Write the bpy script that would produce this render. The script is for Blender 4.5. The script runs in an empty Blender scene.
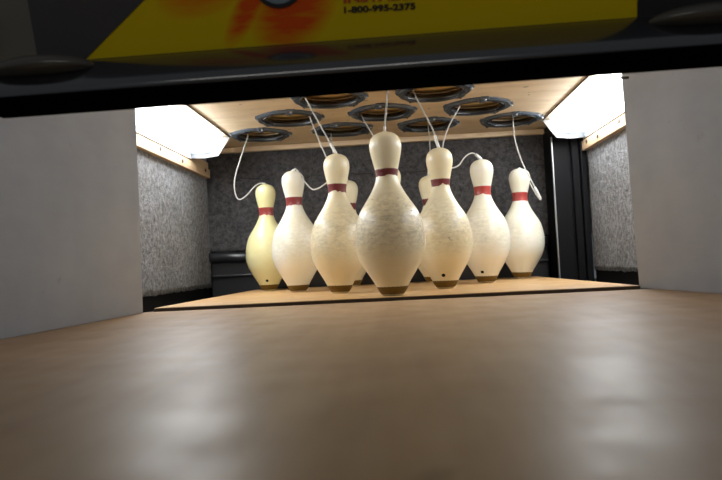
import bpy, bmesh, math, random
from mathutils import Vector, Matrix, Euler

S = bpy.context.scene
col = S.collection
PI = math.pi

# ------------------------------------------------------------------ camera
cd = bpy.data.cameras.new('camera')
cam = bpy.data.objects.new('camera', cd)
col.objects.link(cam)
cam.matrix_world = Matrix(((0.99717, 0.051793, 0.054492, 0.014313),
                           (0.056297, -0.034054, -0.997833, -1.479489),
                           (-0.049825, 0.998077, -0.036873, 0.077832),
                           (0, 0, 0, 1)))
cd.sensor_width = 36.0
cd.lens = 31.31
cd.clip_start = 0.01
cd.dof.use_dof = True
cd.dof.focus_distance = 1.62
cd.dof.aperture_fstop = 5.4
S.camera = cam

# ------------------------------------------------------------------ world and light
W = bpy.data.worlds.new('room_air')
S.world = W
W.use_nodes = True
W.node_tree.nodes['Background'].inputs[0].default_value = (0.85, 0.92, 1.0, 1)
W.node_tree.nodes['Background'].inputs[1].default_value = 0.10

def area(name, loc, rot, sx, sy, power, colr):
    l = bpy.data.lights.new(name, 'AREA')
    l.shape = 'RECTANGLE'; l.size = sx; l.size_y = sy; l.energy = power; l.color = colr
    o = bpy.data.objects.new(name, l)
    o.location = loc; o.rotation_euler = rot
    col.objects.link(o)
    return o
# the dim lamps on the ceiling of the hall behind the camera
area('hall_lamp', (-0.5, -4.6, 2.5), (math.radians(25), 0, 0), 2.4, 0.5, 13, (1.0, 0.95, 0.88))
TUBE = 15.0        # strength of the two fluorescent fixtures over the pins

S.view_settings.view_transform = 'Standard'
S.view_settings.look = 'None'
S.view_settings.exposure = 0.0
S.view_settings.gamma = 1.0
S.view_settings.use_curve_mapping = False

# ------------------------------------------------------------------ materials
def nm(name):
    m = bpy.data.materials.new(name); m.use_nodes = True
    nt = m.node_tree
    return m, nt, nt.nodes['Principled BSDF']
def c4(c): return (c[0], c[1], c[2], 1)
def N(nt, t, **kw):
    n = nt.nodes.new(t)
    for k, v in kw.items(): setattr(n, k, v)
    return n
def plain(name, c, rough=0.5, metal=0.0, coat=0.0, spec=0.5):
    m, nt, b = nm(name)
    b.inputs['Base Color'].default_value = c4(c)
    b.inputs['Roughness'].default_value = rough
    b.inputs['Metallic'].default_value = metal
    b.inputs['Coat Weight'].default_value = coat
    b.inputs['Specular IOR Level'].default_value = spec
    return m
def coords(nt, scale):
    tc = N(nt, 'ShaderNodeTexCoord'); mp = N(nt, 'ShaderNodeMapping')
    mp.inputs['Scale'].default_value = scale
    nt.links.new(tc.outputs['Object'], mp.inputs[0])
    return mp.outputs[0]
def noise(nt, vec, scale, detail=4, rough=0.55):
    n = N(nt, 'ShaderNodeTexNoise')
    n.inputs['Scale'].default_value = scale; n.inputs['Detail'].default_value = detail
    n.inputs['Roughness'].default_value = rough
    nt.links.new(vec, n.inputs['Vector'])
    return n.outputs['Fac']
def ramp(nt, fac, stops):
    r = N(nt, 'ShaderNodeValToRGB')
    e = r.color_ramp.elements
    while len(e) < len(stops): e.new(0.5)
    for i, (p, c) in enumerate(stops):
        e[i].position = p; e[i].color = c4(c) if len(c) == 3 else c
    nt.links.new(fac, r.inputs[0])
    return r.outputs[0]
def mixc(nt, fac, a, b, mode='MIX'):
    n = N(nt, 'ShaderNodeMix', data_type='RGBA', blend_type=mode)
    for s, v in ((n.inputs[0], fac), (n.inputs[6], a), (n.inputs[7], b)):
        if hasattr(v, 'links'): nt.links.new(v, s)
        elif isinstance(v, (int, float)): s.default_value = v
        else: s.default_value = c4(v)
    return n.outputs[2]
def math_(nt, op, a, b=0.0, clamp=False):
    n = N(nt, 'ShaderNodeMath', operation=op, use_clamp=clamp)
    for i, v in enumerate((a, b)):
        if hasattr(v, 'links'): nt.links.new(v, n.inputs[i])
        else: n.inputs[i].default_value = v
    return n.outputs[0]
def bump(nt, b, h, strength, dist):
    n = N(nt, 'ShaderNodeBump')
    n.inputs['Strength'].default_value = strength; n.inputs['Distance'].default_value = dist
    nt.links.new(h, n.inputs['Height'])
    nt.links.new(n.outputs[0], b.inputs['Normal'])

def carpet(name, dark, light, scale=1.0):
    m, nt, b = nm(name)
    v = coords(nt, (1, 1, 1))
    f = noise(nt, v, 200 * scale, 3, 0.7)
    g = noise(nt, v, 60 * scale, 5, 0.7)
    p = noise(nt, v, 9, 3)
    s = math_(nt, 'ADD', math_(nt, 'MULTIPLY', f, 0.35), math_(nt, 'MULTIPLY', g, 0.65))
    c = ramp(nt, s, [(0.38, dark), (0.62, light)])
    c = mixc(nt, math_(nt, 'MULTIPLY', p, 0.5), c, tuple(x * 0.6 for x in dark))
    nt.links.new(c, b.inputs['Base Color'])
    b.inputs['Roughness'].default_value = 0.9
    b.inputs['Specular IOR Level'].default_value = 0.25
    bump(nt, b, s, 1.0, 0.010)
    return m
M_carpet = carpet('grey_kickback_carpet', (0.11, 0.11, 0.115), (0.44, 0.44, 0.45))
M_curtain = carpet('dark_grey_felt', (0.038, 0.037, 0.039), (0.145, 0.140, 0.142))

def wood(name, a, bcol, grain=(3, 60, 60), rough=0.35, spots=None, coat=0.0, bumpy=0.0, big=1.5):
    m, nt, b = nm(name)
    v = coords(nt, grain)
    g = noise(nt, v, 1.0, 6, 0.6)
    v2 = coords(nt, (1, 1, 1))
    h = noise(nt, v2, big, 3)
    c = ramp(nt, g, [(0.3, a), (0.7, bcol)])
    c = mixc(nt, math_(nt, 'MULTIPLY', h, 0.5), c, a)
    if spots:
        sp = noise(nt, v2, spots[0], 3, 0.6)
        k = ramp(nt, sp, [(spots[1], (0, 0, 0)), (spots[1] + 0.05, (1, 1, 1))])
        c = mixc(nt, math_(nt, 'MULTIPLY', k, spots[2]), c, (0.06, 0.04, 0.025))
    nt.links.new(c, b.inputs['Base Color'])
    r = ramp(nt, noise(nt, v2, 14, 4), [(0.3, (rough * 0.85,) * 3), (0.7, (rough * 1.2,) * 3)])
    nt.links.new(r, b.inputs['Roughness'])
    b.inputs['Coat Weight'].default_value = coat
    b.inputs['Coat Roughness'].default_value = 0.15
    if bumpy: bump(nt, b, noise(nt, v2, 22, 3), bumpy, 0.004)
    return m
M_lane = wood('laminated_lane_maple', (0.36, 0.228, 0.122), (0.50, 0.345, 0.195), (22, 2.0, 10), 0.40, (11, 0.70, 0.35), 0.0, 0.12)
M_lane.node_tree.nodes['Principled BSDF'].inputs['Specular IOR Level'].default_value = 0.28
M_deck = wood('pin_deck_plywood', (0.50, 0.30, 0.125), (0.70, 0.44, 0.20), (4, 50, 20), 0.42, (16, 0.68, 0.3))
M_ply = wood('ceiling_plywood', (0.62, 0.47, 0.30), (0.82, 0.67, 0.47), (6, 26, 10), 0.6, (26, 0.68, 0.6), big=5)
M_ply_in = wood('rough_inner_plywood', (0.60, 0.42, 0.18), (0.75, 0.55, 0.28), (6, 26, 10), 0.7)
M_rail = wood('pine_rail', (0.42, 0.28, 0.16), (0.60, 0.44, 0.28), (30, 3, 30), 0.55)
M_edge = plain('shaded_brown_edge', (0.05, 0.028, 0.014), 0.5)  # dark brown with the deck-front gap's shadow put into the colour

def panel_mat():
    m, nt, b = nm('scuffed_grey_laminate')
    v = coords(nt, (1, 1, 1))
    n1 = noise(nt, v, 4, 5); n2 = noise(nt, coords(nt, (1, 9, 30)), 1.0, 3)
    c = ramp(nt, n1, [(0.3, (0.235, 0.26, 0.30)), (0.7, (0.31, 0.335, 0.38))])
    k = ramp(nt, noise(nt, v, 26, 3), [(0.69, (0, 0, 0)), (0.74, (1, 1, 1))])
    c = mixc(nt, math_(nt, 'MULTIPLY', k, 0.3), c, (0.18, 0.17, 0.17))
    c = mixc(nt, math_(nt, 'MULTIPLY', n2, 0.12), c, (0.7, 0.7, 0.7))
    nt.links.new(c, b.inputs['Base Color'])
    b.inputs['Roughness'].default_value = 0.5
    return m
M_panel = panel_mat()
M_black = plain('black_painted_board', (0.005, 0.005, 0.006), 0.6, spec=0.15)
M_pit = plain('black_pit_rubber', (0.015, 0.015, 0.016), 0.7)
M_vinyl = plain('black_vinyl', (0.02, 0.02, 0.022), 0.28)
M_gloss = plain('glossy_black_plastic', (0.014, 0.015, 0.019), 0.16, spec=0.9)
M_gloss.node_tree.nodes['Principled BSDF'].inputs['IOR'].default_value = 1.8
M_matte = plain('matte_black_rubber', (0.0025, 0.0025, 0.003), 0.8, spec=0.0)
M_smoke = plain('glossy_smoke_plastic', (0.09, 0.083, 0.07), 0.2)
M_ring = plain('dark_grey_ring_plastic', (0.07, 0.085, 0.105), 0.27)
M_ringin = plain('black_ring_throat', (0.015, 0.016, 0.02), 0.22)
M_screw = plain('steel_screw', (0.35, 0.35, 0.36), 0.35, 0.9)
M_dark = plain('dark_screw', (0.03, 0.025, 0.02), 0.5)
M_cord = plain('white_nylon_cord', (0.5, 0.49, 0.46), 0.6)
M_sleeve = plain('clear_white_sleeve', (0.82, 0.81, 0.78), 0.3)
M_metal = plain('brushed_aluminium_trim', (0.6, 0.6, 0.6), 0.35, 0.8)
M_housing = plain('white_enamel_housing', (0.5, 0.52, 0.55), 0.35)
M_cap = plain('frosted_grey_end_cap', (0.2, 0.215, 0.23), 0.25)
M_mask = plain('dull_umber_masking_board', (0.16, 0.15, 0.125), 0.8)
M_signblack = plain('charcoal_sign_vinyl', (0.055, 0.05, 0.055), 0.5)
M_ink = plain('black_print', (0.01, 0.01, 0.01), 0.5)
M_red = plain('red_print', (0.55, 0.06, 0.01), 0.5)
M_emb = plain('slate_blue_print', (0.22, 0.30, 0.36), 0.4)
M_emb2 = plain('deep_navy_print', (0.06, 0.08, 0.13), 0.4)
M_hole = plain('black_drilled_hole', (0.008, 0.007, 0.006), 0.9, spec=0.1)

m, nt, b = nm('lit_white_diffuser')
b.inputs['Base Color'].default_value = (0.9, 0.9, 0.9, 1)
b.inputs['Emission Color'].default_value = (0.93, 0.97, 1.0, 1)
b.inputs['Emission Strength'].default_value = TUBE
M_tube = m

def sign_mat():
    m, nt, b = nm('yellow_flame_print')
    tc = N(nt, 'ShaderNodeTexCoord'); sx = N(nt, 'ShaderNodeSeparateXYZ')
    nt.links.new(tc.outputs['Object'], sx.inputs[0])
    X, Z = sx.outputs[0], sx.outputs[2]
    def blob(cx, cz, rx, rz, ang):
        ca, sa = math.cos(ang), math.sin(ang)
        dx = math_(nt, 'SUBTRACT', X, cx); dz = math_(nt, 'SUBTRACT', Z, cz)
        u = math_(nt, 'DIVIDE', math_(nt, 'ADD', math_(nt, 'MULTIPLY', dx, ca), math_(nt, 'MULTIPLY', dz, sa)), rx)
        w = math_(nt, 'DIVIDE', math_(nt, 'SUBTRACT', math_(nt, 'MULTIPLY', dz, ca), math_(nt, 'MULTIPLY', dx, sa)), rz)
        d = math_(nt, 'ADD', math_(nt, 'MULTIPLY', u, u), math_(nt, 'MULTIPLY', w, w))
        return math_(nt, 'SUBTRACT', 1.0, d, True)
    m1 = blob(-0.165, 0.060, 0.075, 0.020, 0.95)
    m2 = blob(-0.108, 0.050, 0.075, 0.055, 0.8)
    m3 = blob(-0.075, 0.070, 0.06, 0.03, 0.75)
    m4 = blob(-0.225, 0.085, 0.08, 0.040, 0.3)
    t = math_(nt, 'MAXIMUM', math_(nt, 'MAXIMUM', m1, m2), math_(nt, 'MAXIMUM', m3, math_(nt, 'MULTIPLY', m4, 0.6)))
    mp = N(nt, 'ShaderNodeMapping'); mp.inputs['Rotation'].default_value = (0, 0.9, 0); mp.inputs['Scale'].default_value = (14, 1, 90)
    nt.links.new(tc.outputs['Object'], mp.inputs[0])
    n = noise(nt, mp.outputs[0], 1.0, 3)
    t = math_(nt, 'MULTIPLY', t, math_(nt, 'MULTIPLY', n, 2.0), True)
    c = mixc(nt, ramp(nt, t, [(0.0, (0, 0, 0)), (0.85, (1, 1, 1))]), (0.78, 0.58, 0.0), (0.80, 0.10, 0.002))
    nt.links.new(c, b.inputs['Base Color'])
    b.inputs['Roughness'].default_value = 0.4
    b.inputs['Specular IOR Level'].default_value = 0.2
    return m
M_sign = sign_mat()

HP = 0.381
def pin_mat(i, base, low, grime, zc):
    m, nt, b = nm('worn_pin_plastic')
    tc = N(nt, 'ShaderNodeTexCoord')
    mp = N(nt, 'ShaderNodeMapping'); mp.inputs['Location'].default_value = (i * 1.7, i * 2.3, i)
    nt.links.new(tc.outputs['Object'], mp.inputs[0]); v = mp.outputs[0]
    sx = N(nt, 'ShaderNodeSeparateXYZ'); nt.links.new(tc.outputs['Object'], sx.inputs[0])
    Z = sx.outputs[2]
    # yellower tone mottled at random over the whole body
    n1 = noise(nt, v, 12, 3)
    c = mixc(nt, ramp(nt, n1, [(0.35, (0, 0, 0)), (0.7, (1, 1, 1))]), base, low)
    # grey scuff belt, where pins knock each other
    d = math_(nt, 'DIVIDE', math_(nt, 'SUBTRACT', Z, zc), 0.085)
    belt = math_(nt, 'SUBTRACT', 1.0, math_(nt, 'MULTIPLY', d, d), True)
    st = N(nt, 'ShaderNodeMapping'); st.inputs['Scale'].default_value = (1, 1, 2.2)
    nt.links.new(v, st.inputs[0])
    n2 = noise(nt, st.outputs[0], 60, 5, 0.75)
    g = ramp(nt, n2, [(0.40, (0, 0, 0)), (0.68, (1, 1, 1))])
    c = mixc(nt, math_(nt, 'MULTIPLY', math_(nt, 'MULTIPLY', g, belt), grime * 0.6), c, (0.26, 0.205, 0.11))
    n3 = noise(nt, st.outputs[0], 75, 4, 0.7)
    s = ramp(nt, n3, [(0.63, (0, 0, 0)), (0.70, (1, 1, 1))])
    c = mixc(nt, math_(nt, 'MULTIPLY', math_(nt, 'MULTIPLY', s, belt), min(1, grime * grime)), c, (0.05, 0.035, 0.02))
    nt.links.new(c, b.inputs['Base Color'])
    b.inputs['Roughness'].default_value = 0.42
    b.inputs['Coat Weight'].default_value = 0.45
    b.inputs['Coat Roughness'].default_value = 0.24
    b.inputs['Subsurface Weight'].default_value = 0.12
    b.inputs['Subsurface Radius'].default_value = (0.012, 0.008, 0.004)
    b.inputs['Subsurface Scale'].default_value = 1.0
    bump(nt, b, noise(nt, st.outputs[0], 60, 3), 0.12, 0.002)
    return m

# ------------------------------------------------------------------ mesh helpers
def link(name, bm, mat, parent=None, smooth=False, bevel=0.0):
    me = bpy.data.meshes.new(name)
    bmesh.ops.recalc_face_normals(bm, faces=bm.faces)
    bm.to_mesh(me); bm.free()
    if smooth:
        for p in me.polygons: p.use_smooth = True
    me.materials.append(mat)
    o = bpy.data.objects.new(name, me)
    col.objects.link(o)
    if parent is not None: o.parent = parent
    if bevel:
        md = o.modifiers.new('bevel', 'BEVEL'); md.width = bevel; md.segments = 2
        md.limit_method = 'ANGLE'
    return o
def box(bm, x0, x1, y0, y1, z0, z1):
    vs = [bm.verts.new((x, y, z)) for x in (x0, x1) for y in (y0, y1) for z in (z0, z1)]
    for f in ((0, 1, 3, 2), (4, 6, 7, 5), (0, 4, 5, 1), (2, 3, 7, 6), (0, 2, 6, 4), (1, 5, 7, 3)):
        bm.faces.new([vs[i] for i in f])
def bx(*a):
    bm = bmesh.new(); box(bm, *a); return bm
def lathe(prof, n=64, close=False):
    bm = bmesh.new(); rings = []
    for r, z in prof:
        if r < 1e-6: rings.append([bm.verts.new((0, 0, z))])
        else: rings.append([bm.verts.new((r * math.cos(2 * PI * k / n), r * math.sin(2 * PI * k / n), z)) for k in range(n)])
    pairs = list(zip(rings, rings[1:]))
    if close: pairs.append((rings[-1], rings[0]))
    for A, B in pairs:
        for k in range(n):
            q = (k + 1) % n
            if len(A) == 1 and len(B) == 1: continue
            if len(A) == 1: bm.faces.new((A[0], B[k], B[q]))
            elif len(B) == 1: bm.faces.new((A[k], A[q], B[0]))
            else: bm.faces.new((A[k], A[q], B[q], B[k]))
    return bm
def prism_x(poly, x0, x1, rings=2):
    """closed (y, z) outline extruded along x"""
    bm = bmesh.new(); R = []
    for i in range(rings):
        x = x0 + (x1 - x0) * i / (rings - 1)
        R.append([bm.verts.new((x, y, z)) for y, z in poly])
    n = len(poly)
    for A, B in zip(R, R[1:]):
        for k in range(n): bm.faces.new((A[k], A[(k + 1) % n], B[(k + 1) % n], B[k]))
    bm.faces.new(R[0]); bm.faces.new(R[-1][::-1])
    return bm
def prism_y(poly, y0, y1):
    """closed (x, z) outline extruded along y"""
    bm = bmesh.new()
    A = [bm.verts.new((x, y0, z)) for x, z in poly]; B = [bm.verts.new((x, y1, z)) for x, z in poly]
    n = len(poly)
    for k in range(n): bm.faces.new((A[k], A[(k + 1) % n], B[(k + 1) % n], B[k]))
    bm.faces.new(A); bm.faces.new(B[::-1])
    return bm
def catmull(pts, seg=8):
    P = [Vector(p) for p in pts]
    P = [P[0] * 2 - P[1]] + P + [P[-1] * 2 - P[-2]]
    out = []
    for i in range(1, len(P) - 2):
        a, b_, c, d = P[i - 1:i + 3]
        for s in range(seg):
            t = s / seg
            out.append(0.5 * ((2 * b_) + (c - a) * t + (2 * a - 5 * b_ + 4 * c - d) * t * t + (3 * b_ - a - 3 * c + d) * t ** 3))
    out.append(P[-2])
    return out
def tube(pts, r, n=10):
    bm = bmesh.new(); rings = []
    up = Vector((0.3, 1, 0.1)).normalized()
    for i, p in enumerate(pts):
        t = (pts[min(i + 1, len(pts) - 1)] - pts[max(i - 1, 0)]).normalized()
        a = t.cross(up)
        if a.length < 1e-3: a = t.cross(Vector((1, 0, 0)))
        a.normalize(); b_ = t.cross(a).normalized(); up = -b_ if (-b_).dot(up) > 0 else b_
        rings.append([bm.verts.new(p + (a * math.cos(2 * PI * k / n) + b_ * math.sin(2 * PI * k / n)) * r) for k in range(n)])
    for A, B in zip(rings, rings[1:]):
        for k in range(n): bm.faces.new((A[k], A[(k + 1) % n], B[(k + 1) % n], B[k]))
    bm.faces.new(rings[0]); bm.faces.new(rings[-1][::-1])
    return bm
def empty(name, loc, label, cat, group=None, rot=(0, 0, 0)):
    o = bpy.data.objects.new(name, None); col.objects.link(o)
    o.location = loc; o.rotation_euler = rot; o.empty_display_size = 0.05
    tag(o, label, cat, group); return o
def tag(o, label, cat, group=None):
    o['label'] = label; o['category'] = cat
    if group: o['group'] = group
    return o
def struct(o): o['kind'] = 'structure'; return o

# ------------------------------------------------------------------ the setting
LZ = -0.008      # lane surface; the pin deck top is z = 0
struct(link('floor', bx(-1.6, 1.6, -6.0, 1.2, -0.12, -0.034), M_pit))
XW = 0.72
def lumpy_wall(name, x, thick, y0, y1, z0, z1, mat, seed, ragged=0.006):
    rnd = random.Random(seed); bm = bmesh.new(); ny, nz = 90, 34; g = []
    import mathutils
    for i in range(ny + 1):
        row = []
        for j in range(nz + 1):
            y = y0 + (y1 - y0) * i / ny; z = z0 + (z1 - z0) * j / nz
            d = 0.0035 * mathutils.noise.noise(Vector((y * 14, z * 14, seed))) + 0.0015 * mathutils.noise.noise(Vector((y * 45, z * 45, seed)))
            if j == 0: z += ragged * mathutils.noise.noise(Vector((y * 30, 0, seed)))
            s = -1 if x > 0 else 1
            row.append(bm.verts.new((x + s * (d + 0.003), y, z)))
        g.append(row)
    for i in range(ny):
        for j in range(nz): bm.faces.new((g[i][j], g[i + 1][j], g[i + 1][j + 1], g[i][j + 1]))
    # close it into a slab with real thickness
    xo = x + (thick if x > 0 else -thick)
    edge = [g[i][0] for i in range(ny + 1)] + [g[ny][j] for j in range(1, nz + 1)] + [g[i][nz] for i in range(ny - 1, -1, -1)] + [g[0][j] for j in range(nz - 1, 0, -1)]
    back = [bm.verts.new((xo, v.co.y, v.co.z)) for v in edge]
    n = len(edge)
    for k in range(n): bm.faces.new((edge[k], edge[(k + 1) % n], back[(k + 1) % n], back[k]))
    bm.faces.new(back)
    return struct(link(name, bm, mat, smooth=True))
lumpy_wall('wall_left', -XW, 0.05, -0.50, 0.97, 0.012, 0.60, M_carpet, 3)
lumpy_wall('wall_right', XW, 0.05, -0.50, 0.805, 0.012, 0.60, M_carpet, 7)
struct(link('baseboard_left', bx(-0.78, -0.722, -0.50, 0.97, -0.034, 0.016), M_black))
struct(link('baseboard_right', bx(0.722, 0.78, -0.50, 0.805, -0.034, 0.016), M_black))

# back wall: dark felt curtain board with a seam
bm = bmesh.new()
import mathutils
nx, nz = 90, 30; g = []
for i in range(nx + 1):
    row = []
    for j in range(nz + 1):
        x = -0.78 + 1.56 * i / nx; z = 0.15 + 0.45 * j / nz
        d = 0.006 * mathutils.noise.noise(Vector((x * 5, z * 6, 2))) + 0.002 * mathutils.noise.noise(Vector((x * 22, z * 22, 5)))
        row.append(bm.verts.new((x, 0.962 + d, z)))
    g.append(row)
for i in range(nx):
    for j in range(nz): bm.faces.new((g[i][j], g[i + 1][j], g[i + 1][j + 1], g[i][j + 1]))
edge = [g[i][0] for i in range(nx + 1)] + [g[nx][j] for j in range(1, nz + 1)] + [g[i][nz] for i in range(nx - 1, -1, -1)] + [g[0][j] for j in range(nz - 1, 0, -1)]
back = [bm.verts.new((v.co.x, 1.02, v.co.z)) for v in edge]
for k in range(len(edge)): bm.faces.new((edge[k], edge[(k + 1) % len(edge)], back[(k + 1) % len(edge)], back[k]))
bm.faces.new(back)
struct(link('wall_back', bm, M_curtain, smooth=True))
struct(link('trim_1', bx(-0.77, 0.77, 0.985, 1.02, -0.034, 0.15), M_black))
# seam cord of the curtain
seam = [Vector((-0.715 + 1.31 * i / 40, 0.957 + 0.004 * math.sin(i * 0.9), 0.435 + 0.004 * math.sin(i * 0.5) - 0.0004 * i)) for i in range(41)]
struct(link('trim_2', tube(seam, 0.0022, 6), M_curtain, smooth=True))

# padded black bumper roll low on the back wall
t = empty('pit_cushion', (0, 0.93, 0.0), 'long black vinyl bumper roll low on the back wall behind the pins', 'cushion')
pts = [Vector((-0.715 + 1.31 * i / 60, 0.022 + 0.002 * math.sin(i * 1.3), 0.126 + 0.0018 * math.sin(i * 0.7))) for i in range(61)]
link('roll', tube(pts, 0.021, 20), M_vinyl, t, smooth=True)
link('flap', bx(-0.713, 0.595, 0.028, 0.048, -0.033, 0.112), M_vinyl, t, bevel=0.004)
link('flap_rib', bx(-0.712, 0.594, 0.016, 0.030, 0.050, 0.058), M_vinyl, t, bevel=0.002)

# black box column in the rear right corner
bm = bmesh.new()
box(bm, 0.602, 0.70, 0.83, 0.985, -0.033, 0.555)
struct(link('trim_3', bm, M_black, bevel=0.003))
bm = bmesh.new()
box(bm, 0.60, 0.66, 0.822, 0.834, -0.033, 0.52)
box(bm, 0.665, 0.69, 0.812, 0.834, -0.033, 0.52)
box(bm, 0.695, 0.716, 0.808, 0.834, -0.033, 0.52)
struct(link('trim_4', bm, M_black, bevel=0.003))
struct(link('trim_5', bx(0.596, 0.600, 0.818, 0.832, -0.033, 0.50), M_metal, bevel=0.001))

# ceiling plate with ten round holes
RINGS = {1: (0.0, 0.075), 2: (-0.152, 0.288), 3: (0.146, 0.288), 4: (-0.303, 0.503), 5: (-0.005, 0.50), 6: (0.293, 0.50),
         7: (-0.444, 0.722), 8: (-0.150, 0.718), 9: (0.149, 0.722), 10: (0.438, 0.722)}
CZ = 0.555
plate = link('ceiling', bx(-0.575, 0.575, -0.50, 0.935, CZ, CZ + 0.016), M_ply)
bm = bmesh.new()
for k, (x, y) in RINGS.items():
    bmesh.ops.create_cone(bm, cap_ends=True, segments=48, radius1=0.088, radius2=0.088, depth=0.08, matrix=Matrix.Translation((x, y, CZ)))
cut = link('cutter', bm, M_ply)
md = plate.modifiers.new('holes', 'BOOLEAN'); md.object = cut; md.operation = 'DIFFERENCE'; md.solver = 'EXACT'
dg = bpy.context.evaluated_depsgraph_get()
newme = bpy.data.meshes.new_from_object(plate.evaluated_get(dg))
plate.modifiers.clear(); plate.data = newme
bpy.data.objects.remove(cut)
struct(plate)
struct(link('trim_6', bx(-0.66, 0.60, 0.925, 0.95, CZ - 0.020, CZ - 0.001), M_ply, bevel=0.002))
struct(link('trim_7', bx(-0.78, 0.78, -0.50, 1.02, 0.578, 0.592), M_ply_in))          # upper board over the holes
bm = bmesh.new(); box(bm, -0.722, -0.577, -0.50, 0.955, CZ + 0.004, CZ + 0.02); box(bm, 0.577, 0.722, -0.50, 0.955, CZ + 0.004, CZ + 0.02)
struct(link('trim_8', bm, M_ply))
# board that masks the machine above the lane, behind the sign
struct(link('wall_front', bx(-1.6, 1.6, -0.575, -0.555, 0.40, 1.05), M_mask))

# ------------------------------------------------------------------ lane, deck, dividers, rails
bm = bx(-0.66, 0.66, -6.0, -0.097, -0.033, LZ)
tag(link('bowling_lane', bm, M_lane, bevel=0.0015), 'glossy brown wooden lane stretching from the foreground to the pin deck', 'lane')
t = empty('pin_deck', (0, 0, -0.033), 'pale plywood platform that the bowling pins stand on', 'platform')
t.location = (0, -0.085, -0.033); t.rotation_euler = (-0.0045, 0, 0)
link('deck_board', bx(-0.537, 0.537, 0.002, 1.010, 0.022, 0.033), M_deck, t, bevel=0.001)
link('shaded_front_edge', bx(-0.537, 0.537, -0.003, 0.0015, 0.012, 0.0315), M_edge, t)  # shadow of the gap between lane and deck, painted as a dark strip
link('bearer', bx(-0.50, 0.50, 0.035, 0.985, 0.005, 0.0215), M_edge, t)

def divider(s, pA, pB, label):
    (xa, ya), (xb, yb) = pA, pB
    poly = [(xa, ya), (xb, yb), (xb + s * 0.018, yb), (xa + s * 0.018, ya)]
    bm = bmesh.new(); z0, z1 = LZ + 0.0003, 0.480
    A = [bm.verts.new((x, y, z0)) for x, y in poly]; B = [bm.verts.new((x - (0.009 if s > 0 else 0), y, z1)) for x, y in poly]
    for k in range(4): bm.faces.new((A[k], A[(k + 1) % 4], B[(k + 1) % 4], B[k]))
    bm.faces.new(A); bm.faces.new(B[::-1])
    r = empty('divider_panel', (xa, ya, z0), label, 'panel', 'upright grey boards along the lane')
    for v in bm.verts: v.co -= Vector((xa, ya, z0))
    link('board', bm, M_panel, r, bevel=0.001)
    bm = bmesh.new()
    bmesh.ops.create_cone(bm, cap_ends=True, segments=12, radius1=0.003, radius2=0.003, depth=0.02, matrix=Matrix.Translation((xb - xa - s * 0.003 - (0.009 if s > 0 else 0), yb - ya - 0.03, 0.464)) @ Matrix.Rotation(PI / 2, 4, 'Y'))
    link('pin_stud', bm, M_dark, r)
divider(-1, (-0.571, -0.604), (-0.5495, -0.117), 'smooth grey upright board on the left edge of the lane')
divider(1, (0.612, -0.604), (0.549, -0.050), 'smooth grey upright board on the right edge of the lane')

def rail(s, y1, label):
    r = empty('wall_rail', (s * 0.718, 0, 0.44), label, 'rail', 'wooden rails under the lights')
    xa, xb = sorted((0.0, -s * 0.020))
    link('lower_board', bx(xa, xb, -0.46, y1, 0.0, 0.034), M_rail, r, bevel=0.0015)
    xc, xd = sorted((0.0, -s * 0.014))
    link('upper_board', bx(xc, xd, -0.46, y1, 0.0355, 0.062), M_rail, r, bevel=0.001)
    for k, y in enumerate((0.10, 0.42, 0.62, y1 - 0.06)):
        bm = bmesh.new()
        bmesh.ops.create_cone(bm, cap_ends=True, segments=14, radius1=0.0065, radius2=0.0065, depth=0.004,
                              matrix=Matrix.Translation((-s * 0.0205, y, 0.017 + 0.006 * (k % 2))) @ Matrix.Rotation(PI / 2, 4, 'Y'))
        link('screw', bm, M_dark, r)
rail(-1, 0.94, 'knotty pine rail on the left carpeted wall under the light')
rail(1, 0.80, 'pine rail on the right carpeted wall under the light')

# ------------------------------------------------------------------ fluorescent fixtures
def fixture(s, y1, label):
    r = empty('fluorescent_light', (0, 0, 0), label, 'light', 'fluorescent strip lights beside the pins')
    X = lambda p: [(s * x, z) for x, z in p]
    dif = [(0.572, 0.5515), (0.605, 0.501), (0.640, 0.4945), (0.685, 0.497), (0.697, 0.502), (0.697, 0.5515)]
    link('diffuser', prism_y(X(dif), -0.46, y1 - 0.035), M_tube, r, bevel=0.004)
    cap = [(0.553, 0.5535), (0.603, 0.4875), (0.652, 0.4820), (0.697, 0.484), (0.7145, 0.5535)]
    link('end_cap', prism_y(X(cap), y1 - 0.003, y1), M_cap, r)
    link('end_block', prism_y(X([(0.60, 0.551), (0.62, 0.512), (0.652, 0.502), (0.685, 0.508), (0.69, 0.551)]), y1 - 0.034, y1 - 0.0035), M_cap, r)
    # bright lip round the end of the cover
    lip = [Vector((s * x, y1 - 0.005, z)) for x, z in ((0.553, 0.5525), (0.602, 0.4865), (0.652, 0.481), (0.697, 0.483))]
    link('cover_lip', tube(lip, 0.0015, 8), M_metal, r, smooth=True)
    # opaque side of the housing towards the carpeted wall
    link('side_lip', prism_y(X([(0.6985, 0.554), (0.6985, 0.4800), (0.7005, 0.4800), (0.7005, 0.554)]), -0.46, y1 - 0.004), M_housing, r)
    link('housing_edge', prism_y(X([(0.5555, 0.5545), (0.5555, 0.549), (0.5580, 0.549), (0.5580, 0.5545)]), -0.46, y1), M_edge, r)
fixture(-1, 0.725, 'lit fluorescent strip fixture above the left carpeted wall')
fixture(1, 0.765, 'lit fluorescent strip fixture above the right carpeted wall')

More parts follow.
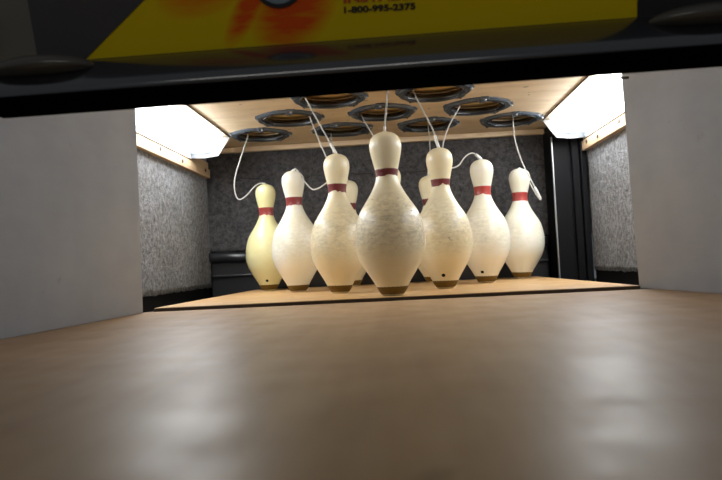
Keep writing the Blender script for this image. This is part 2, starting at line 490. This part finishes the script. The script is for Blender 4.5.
# ------------------------------------------------------------------ centring rings in the ceiling
def ring_meshes():
    n = 96; bm = bmesh.new()
    prof = [(0.0, 0.0), (1.0, 0.0), (1.0, -0.004), (0.82, -0.0085), (0.25, -0.0085), (0.0, -0.004)]
    rows = []
    for k in range(n):
        a = 2 * PI * k / n
        ro = 0.104 + 0.0016 * math.sin(9 * a + 0.7)
        for c in (-PI / 2 + 0.05, -0.15, PI + 0.25, PI / 2 - 0.75, PI / 2 + 0.8):
            d = math.atan2(math.sin(a - c), math.cos(a - c))
            if abs(d) < 0.13: ro += 0.008
        ri = 0.081
        rows.append([bm.verts.new(((ri + (ro - ri) * u) * math.cos(a), (ri + (ro - ri) * u) * math.sin(a), z)) for u, z in prof])
    m_ = len(prof)
    for k in range(n):
        A, B = rows[k], rows[(k + 1) % n]
        for j in range(m_): bm.faces.new((A[j], A[(j + 1) % m_], B[(j + 1) % m_], B[j]))
    fl = bm
    th = lathe([(0.0808, -0.008), (0.0825, -0.0095), (0.0845, -0.008), (0.0855, 0.012), (0.0840, 0.012), (0.0815, 0.0)], 64, True)
    return fl, th
RL = {1: 'dark ceiling ring above the foremost pin, nearest of all the rings',
      2: 'dark grey ceiling ring, left of the front pair under the black bar',
      3: 'dark grey ceiling ring, right of the front pair under the black bar',
      4: 'dark grey ceiling ring, leftmost of the middle row of three',
      5: 'dark grey ceiling ring, centre of the middle row, above the foremost pin head',
      6: 'dark grey ceiling ring, rightmost of the middle row of three',
      7: 'dark grey ceiling ring of the rear row, beside the left light',
      8: 'dark grey ceiling ring of the rear row, second from left',
      9: 'dark grey ceiling ring of the rear row, third from left',
      10: 'dark grey ceiling ring of the rear row, beside the right light'}
fl, th = ring_meshes()
proto = None
def copy_tree(o, parent=None):
    c = o.copy(); col.objects.link(c); c.parent = parent
    for ch in list(o.children): copy_tree(ch, c)
    return c
for k, (x, y) in RINGS.items():
    if proto is None:
        proto = r = empty('ceiling_ring', (0, 0, 0), RL[k], 'ring', 'pin rings in the plywood ceiling')
        link('flange', fl, M_ring, r, smooth=False)
        link('throat', th, M_ringin, r, smooth=True)
        for a in (-PI / 2 + 0.05, -0.15, PI + 0.25, PI / 2 - 0.75, PI / 2 + 0.8):
            bm = bmesh.new()
            bmesh.ops.create_cone(bm, cap_ends=True, segments=12, radius1=0.0028, radius2=0.0045, depth=0.004,
                                  matrix=Matrix.Translation((0.105 * math.cos(a), 0.105 * math.sin(a), -0.0095)))
            link('screw', bm, M_screw if a < 0 else M_dark, r)
        bm = bmesh.new(); box(bm, -0.009, 0.009, -0.1, -0.086, -0.014, -0.006)
        link('clip', bm, M_ring, r, bevel=0.001)
    else:
        r = copy_tree(proto)
    r.location = (x, y, CZ - 0.0002); r['label'] = RL[k]
    r.rotation_euler.z = (0, 0.1, -0.12, 0.15, -0.1, 0.05, 0.2, -0.18, 0.1, -0.06)[k - 1]

# ------------------------------------------------------------------ bowling pins
RAW = [(0.0, 0.0), (0.055, 0.0), (0.063, 0.006), (0.080, 0.030), (0.0935, 0.057), (0.110, 0.088), (0.136, 0.13), (0.161, 0.172),
       (0.182, 0.212), (0.1965, 0.255), (0.2050, 0.30), (0.2065, 0.345), (0.2025, 0.395), (0.1905, 0.45), (0.177, 0.495),
       (0.153, 0.54), (0.127, 0.58), (0.101, 0.624), (0.081, 0.664), (0.0685, 0.70), (0.0640, 0.735), (0.069, 0.772), (0.0785, 0.815),
       (0.0885, 0.86), (0.0950, 0.905), (0.0900, 0.945), (0.0720, 0.975), (0.0450, 0.992), (0.015, 1.0), (0.0, 1.0)]
core = [Vector((r, 0, z)) for r, z in RAW[2:-1]]
SM = [(0.0, 0.0), (0.055, 0.0)] + [(max(v.x, 0.001), v.z) for v in catmull(core, 3)] + [(0.0, 1.0005)]
def rad(h):
    for (r0, z0), (r1, z1) in zip(SM[1:], SM[2:]):
        if z0 <= h <= z1 and z1 > z0: return r0 + (r1 - r0) * (h - z0) / (z1 - z0)
    return 0.0
def shell(h0, h1, off, fat, seed=0, chip=0.0, n=72, m_=10):
    rnd = random.Random(seed); bm = bmesh.new(); rows = []
    ph = [rnd.uniform(0, 6.28) for _ in range(5)]
    for k in range(n):
        a = 2 * PI * k / n
        w = sum(math.sin((q * 2 + 3) * a + ph[q]) for q in range(5)) / 5
        lo = h0 + chip * max(0, w) * 1.6 + 0.0015 * math.sin(31 * a + ph[0])
        hi = h1 + 0.0012 * math.sin(23 * a + ph[1])
        if chip:      # the paint has flaked where the front of the neck gets hit
            d = math.atan2(math.sin(a + PI / 2 - 0.35 * (ph[2] - 3)/3), math.cos(a + PI / 2 - 0.35 * (ph[2] - 3)/3))
            lo += chip * 1.1 * max(0, 1 - abs(d) / 0.5) ** 0.5
        lo = min(lo, hi - 0.012)
        row = []
        for j in range(m_ + 1):
            h = lo + (hi - lo) * j / m_
            o = off if 0 < j < m_ else -0.0008
            r = rad(h) * HP * fat + o
            row.append(bm.verts.new((r * math.cos(a), r * math.sin(a), h * HP)))
        rows.append(row)
    for k in range(n):
        A, B = rows[k], rows[(k + 1) % n]
        for j in range(m_): bm.faces.new((A[j], A[j + 1], B[j + 1], B[j]))
    return bm
IV, IV2 = (0.84, 0.78, 0.57), (0.80, 0.71, 0.46)
WH, WH2 = (0.88, 0.87, 0.76), (0.85, 0.81, 0.64)
DR, BR = (0.17, 0.028, 0.028), (0.42, 0.055, 0.045)
# number: x, y, lean in x at the top, height factor, fatness, body colours, grime, stripe colour, stripe (h0, h1, chip), hole (dx, z), label
PINS = {
 1: (0.0024, -0.0201, -0.0003, 1.000, 1.04, (IV, IV2), 1.0, DR, (0.718, 0.770, 0.008), None, 'foremost bowling pin, largest of all, scuffed belly, dark red neck band'),
 2: (-0.1447, 0.2506, 0.0070, 1.009, 1.0, (IV, IV2), 0.7, DR, (0.712, 0.782, 0.013), None, 'ivory bowling pin just left of the foremost pin, chipped dark red band'),
 3: (0.1445, 0.2371, 0.0010, 1.002, 1.0, (IV, IV2), 0.8, DR, (0.716, 0.775, 0.013), (-0.008, 0.036), 'ivory bowling pin just right of the foremost pin, black hole near its base'),
 4: (-0.2991, 0.4979, -0.0020, 1.003, 1.0, (WH, WH2), 0.45, (0.25, 0.035, 0.035), (0.702, 0.782, 0.006), None, 'whitish bowling pin, second from the left, slack cord looping off its head'),
 5: (0.006, 0.520, 0.0, 1.0, 1.0, (IV, IV2), 0.4, DR, (0.712, 0.784, 0.004), None, 'bowling pin almost wholly hidden behind the foremost pin'),
 6: (0.2911, 0.4979, 0.0042, 1.007, 1.0, (WH, WH2), 0.55, BR, (0.700, 0.782, 0.006), (-0.017, 0.034), 'white bowling pin, second from the right, bright red band and black hole low down'),
 7: (-0.4462, 0.7619, 0.0006, 0.997, 1.0, ((0.80, 0.76, 0.42), (0.78, 0.72, 0.36)), 0.12, (0.33, 0.045, 0.04), (0.696, 0.782, 0.006), (0.002, 0.036), 'yellowish bowling pin at the far left end of the triangle'),
 8: (-0.1481, 0.7919, 0.0, 1.0, 1.0, (IV, IV2), 0.3, DR, (0.712, 0.784, 0.004), None, 'bowling pin peeping out behind the pin left of the foremost one'),
 9: (0.1450, 0.7919, 0.0, 1.0, 1.0, (IV, IV2), 0.3, DR, (0.712, 0.784, 0.004), None, 'bowling pin peeping out behind the pin right of the foremost one'),
 10: (0.4524, 0.7619, 0.0120, 1.009, 1.02, (WH, WH2), 0.3, BR, (0.694, 0.784, 0.0), None, 'clean white bowling pin at the far right end, even bright red band'),
}
TOPS = {}
for k, (x, y, lean, hf, fat, cols, grime, sc, (s0, s1, chip), hole, label) in PINS.items():
    ang = math.asin(lean / HP)
    z0 = 0.0004 - 0.0045 * (y + 0.083) + abs(ang) * 0.021
    hf -= z0 / HP
    r = empty('bowling_pin', (x, y, z0), label, 'bowling pin', 'ten bowling pins set in a triangle', (0, ang, 0))
    r.scale = (1, 1, hf)
    TOPS[k] = Vector((x + lean, y, HP * hf + z0))
    mat = pin_mat(k, cols[0], cols[1], grime, 0.168)
    link('body', lathe([(a * HP * fat, z * HP) for a, z in SM], 96), mat, r, smooth=True)
    m = plain('red_neck_paint', sc, 0.35, coat=0.3)
    link('neck_stripe', shell(s0, s1, 0.0005, fat, k * 11, chip), m, r, smooth=True)
    m = plain('brown_base_plastic', (0.15, 0.085, 0.010), 0.5, spec=0.3)
    link('base_ring', shell(0.006, 0.058, 0.0006, fat, k, 0.0), m, r, smooth=True)
    if hole:
        dx, z = hole
        rr = rad(z / HP) * HP * fat
        yy = -math.sqrt(rr * rr - dx * dx)
        sl = math.atan2(rad(z / HP + 0.02) - rad(z / HP - 0.02), 0.04)
        nrm = Vector((dx / rr * math.cos(sl), yy / rr * math.cos(sl), -math.sin(sl)))
        q = Vector((0, 0, 1)).rotation_difference(nrm).to_matrix().to_4x4()
        bm = bmesh.new()
        bmesh.ops.create_cone(bm, cap_ends=True, segments=20, radius1=0.0050, radius2=0.0050, depth=0.004,
                              matrix=Matrix.Translation(Vector((dx, yy, z)) - nrm * 0.0013) @ q)
        link('drilled_hole', bm, M_hole, r)
    bm = lathe([(0.0, HP - 0.002), (0.0055, HP - 0.002), (0.0055, HP + 0.0012), (0.003, HP + 0.0022), (0.0, HP + 0.0022)], 16)
    link('cord_socket', bm, mat, r, smooth=True)

# ------------------------------------------------------------------ cords
CORDS = {
 1: [(0.0157, 0.03, 0.4983)],
 2: [(-0.2202, 0.2563, 0.557), (-0.1695, 0.262, 0.4503)],
 3: [(0.0895, 0.31, 0.557), (0.1313, 0.25, 0.4404), (0.1397, 0.24, 0.4046)],
 4: [(-0.2391, 0.4924, 0.557), (-0.1984, 0.43, 0.4467), (-0.1743, 0.38, 0.3847), (-0.1676, 0.38, 0.3362), (-0.1886, 0.4, 0.3219), (-0.214, 0.43, 0.3131), (-0.2352, 0.45, 0.3151), (-0.2588, 0.47, 0.3408), (-0.2756, 0.485, 0.3691), (-0.2887, 0.492, 0.3853)],
 5: [(-0.0756, 0.5364, 0.557), (-0.0326, 0.36, 0.4474), (-0.0059, 0.36, 0.3923)],
 6: [(0.2402, 0.4743, 0.557), (0.1975, 0.42, 0.4849), (0.1709, 0.35, 0.4241), (0.1614, 0.34, 0.3702), (0.1732, 0.36, 0.3463), (0.1933, 0.39, 0.3467), (0.2177, 0.42, 0.3588), (0.2361, 0.44, 0.3823), (0.2543, 0.46, 0.3969), (0.2723, 0.48, 0.4009)],
 7: [(-0.4971, 0.7491, 0.557), (-0.5189, 0.72, 0.477), (-0.5438, 0.72, 0.4032), (-0.5459, 0.72, 0.3532), (-0.5327, 0.72, 0.3256), (-0.5044, 0.725, 0.3406), (-0.4802, 0.735, 0.3691), (-0.4601, 0.745, 0.3818)],
 8: [(-0.1993, 0.7851, 0.557), (-0.1912, 0.74, 0.4788), (-0.1793, 0.77, 0.4107)],
 9: [(0.1516, 0.7506, 0.557), (0.1538, 0.75, 0.4671)],
 10: [(0.4488, 0.738, 0.557), (0.4478, 0.72, 0.4792), (0.4673, 0.72, 0.4009), (0.4944, 0.72, 0.3365), (0.5196, 0.722, 0.2799), (0.5231, 0.728, 0.2695), (0.5145, 0.738, 0.2844), (0.4949, 0.748, 0.332), (0.4818, 0.758, 0.3694)],
}
CL = {1: 'taut pale cord rising from the foremost pin', 2: 'taut white cord slanting to the pin left of the foremost one',
      3: 'taut white cord slanting to the pin right of the foremost one', 4: 'slack cord hanging behind a pin head and curving to the second pin from left',
      5: 'thin cord slanting down behind the foremost pin head', 6: 'slack white cord curling into the head of the second pin from right',
      7: 'slack looping cord hanging to the yellowish far left pin', 8: 'thin cord dropping behind the pin left of the foremost one',
      9: 'thin cord dropping behind the pin right of the foremost one', 10: 'thick white cord hanging past the head of the far right pin'}
for k, pts in CORDS.items():
    P = [Vector(p) for p in pts]
    top = TOPS[k] + Vector((0, 0, 0.0015))
    a = P[0]
    if k == 1: P = [a + (a - top) * (0.193 / (a - top).z)] + P
    else: P = [Vector((a.x, a.y + 0.002, 0.577))] + P
    P.append(top)
    C = catmull(P, 10)
    r = empty('hanging_cord', tuple(top), CL[k], 'cord', 'cords tied to the pin heads')
    C = [p - top for p in C]
    link('cord', tube(C, 0.0018 if k in (5, 8, 9) else 0.0022, 8), M_cord, r, smooth=True)
    L = {2: 0.03, 3: 0.034, 6: 0.022, 10: 0.012, 4: 0.012, 7: 0.012, 1: 0.006}.get(k, 0.012)
    acc = 0; sl = [C[-1]]
    for p in reversed(C[:-1]):
        acc += (p - sl[-1]).length; sl.append(p)
        if acc > L: break
    if len(sl) < 3: sl = [C[-1], C[-1].lerp(C[-2], 0.5), C[-2]]
    link('sleeve', tube(sl, 0.0044 if k in (2, 3, 6) else 0.0034, 10), M_sleeve, r, smooth=True)
    if k == 10:
        i = min(range(len(C)), key=lambda i: C[i].z)
        link('knot_sleeve', tube(C[i - 14:i + 1], 0.0042, 10), M_sleeve, r, smooth=True)

# ------------------------------------------------------------------ hood: bumper bar and sign
H = empty('machine_hood', (0, -0.62, 0.314), 'black glossy bar with a yellow flame advertising sign above it, across the top', 'hood', rot=(0, -0.0075, 0))
pr = [(-0.0550, 0.0125), (-0.0558, 0.0150), (-0.0558, 0.0180), (-0.0548, 0.0215), (-0.0530, 0.0250), (-0.0490, 0.0310), (-0.0400, 0.0425), (-0.0290, 0.0550), (-0.0190, 0.0645), (-0.010, 0.0710), (0.004, 0.0715), (0.004, 0.0125)]
link('glossy_cover', prism_x(pr, -0.537, 0.62, 2), M_gloss, H, smooth=True)
bpy.data.objects['glossy_cover'].modifiers.new('split', 'EDGE_SPLIT').split_angle = math.radians(40)
low = [(-0.046, 0.0), (-0.052, 0.003), (-0.0550, 0.008), (-0.0552, 0.0120), (0.004, 0.0120), (0.004, 0.0)]
link('bumper_bar', prism_x(low, -0.537, 0.62, 2), M_matte, H, bevel=0.0015)
for (cx, w) in ((-0.463, 0.078), (0.445, 0.085)):
    bm = bmesh.new()
    bmesh.ops.create_uvsphere(bm, u_segments=40, v_segments=20, radius=1.0)
    for v in bm.verts: v.co = Vector((cx + v.co.x * w, -0.022 + v.co.y * 0.034, 0.056 + v.co.z * (0.020 if v.co.z > 0 else 0.012)))
    link('end_shoulder', bm, M_smoke, H, smooth=True)
TILT = math.radians(15)
# the sign face leans out over the bar
def spanel(name, poly, d0, d1, mat, parent):
    bm = bmesh.new()
    A = [bm.verts.new((x, -d0, z)) for x, z in poly]; B = [bm.verts.new((x, -d1, z)) for x, z in poly]
    n = len(poly)
    for k in range(n): bm.faces.new((A[k], A[(k + 1) % n], B[(k + 1) % n], B[k]))
    bm.faces.new(A); bm.faces.new(B[::-1])
    return link(name, bm, mat, parent)
face = spanel('sign_panel', [(-0.479, 0.0), (0.60, 0.0), (0.60, 0.26), (-0.479, 0.26)], -0.012, 0.0, M_sign, H)
face.location = (0, 0.0, 0.0745); face.rotation_euler = (TILT, 0, 0)
face['label'] = 'yellow sign face printed with red flames'
spanel('black_field', [(-0.479, -0.008), (-0.412, 0.0), (-0.20, 0.16), (-0.09, 0.26), (-0.479, 0.26)], 0.0, 0.0012, M_signblack, face)
spanel('black_field', [(0.357, 0.0), (0.60, 0.0), (0.60, 0.26), (0.353, 0.26)], 0.0, 0.0012, M_ink, face)
spanel('lower_edge', [(-0.479, -0.008), (0.60, -0.008), (0.60, 0.0005), (-0.479, 0.0005)], -0.012, 0.002, M_gloss, face)
def disc(name, cx, cz, r0, r1, d0, d1, mat):
    bm = bmesh.new(); n = 64; R = []
    for r_, d in ((r0, d0), (r1, d0), (r1, d1), (r0, d1)):
        R.append([bm.verts.new((cx + r_ * math.cos(2 * PI * k / n), -d, cz + r_ * math.sin(2 * PI * k / n))) for k in range(n)])
    for i in range(4):
        A, B = R[i], R[(i + 1) % 4]
        for k in range(n): bm.faces.new((A[k], A[(k + 1) % n], B[(k + 1) % n], B[k]))
    link(name, bm, mat, face)
disc('emblem_ring', -0.126, 0.0855, 0.0315, 0.037, 0.0, 0.0016, M_ink)
disc('emblem_ring', -0.126, 0.0855, 0.020, 0.0315, 0.0, 0.0012, M_emb)
disc('emblem_centre', -0.126, 0.0855, 0.0005, 0.020, 0.0, 0.0012, M_emb2)
def text(body, x, z, size, width, mat, name, rot):
    cu = bpy.data.curves.new(name, 'FONT'); cu.body = body; cu.size = size; cu.extrude = 0.0005; cu.offset = size * 0.034
    o = bpy.data.objects.new('tmp_text', cu); col.objects.link(o)
    bpy.context.view_layer.update()
    me = bpy.data.meshes.new_from_object(o.evaluated_get(bpy.context.evaluated_depsgraph_get()))
    xs = [v.co.x for v in me.vertices]; k = width / (max(xs) - min(xs)); x0 = min(xs)
    for v in me.vertices: v.co.x = (v.co.x - x0) * k
    bpy.data.objects.remove(o)
    me.materials.clear(); me.materials.append(mat)
    t_ = bpy.data.objects.new(name, me); col.objects.link(t_); t_.parent = face
    t_.rotation_euler = Euler((PI / 2, rot, 0)); t_.location = (x, -0.0008, z)
text('1-800-995-2375', -0.0388, 0.0355, 0.0112, 0.0978, M_ink, 'phone_lettering', 0.02)
text('INSTALLS', -0.0385, 0.0490, 0.0150, 0.0978, M_red, 'red_lettering', 0.02)
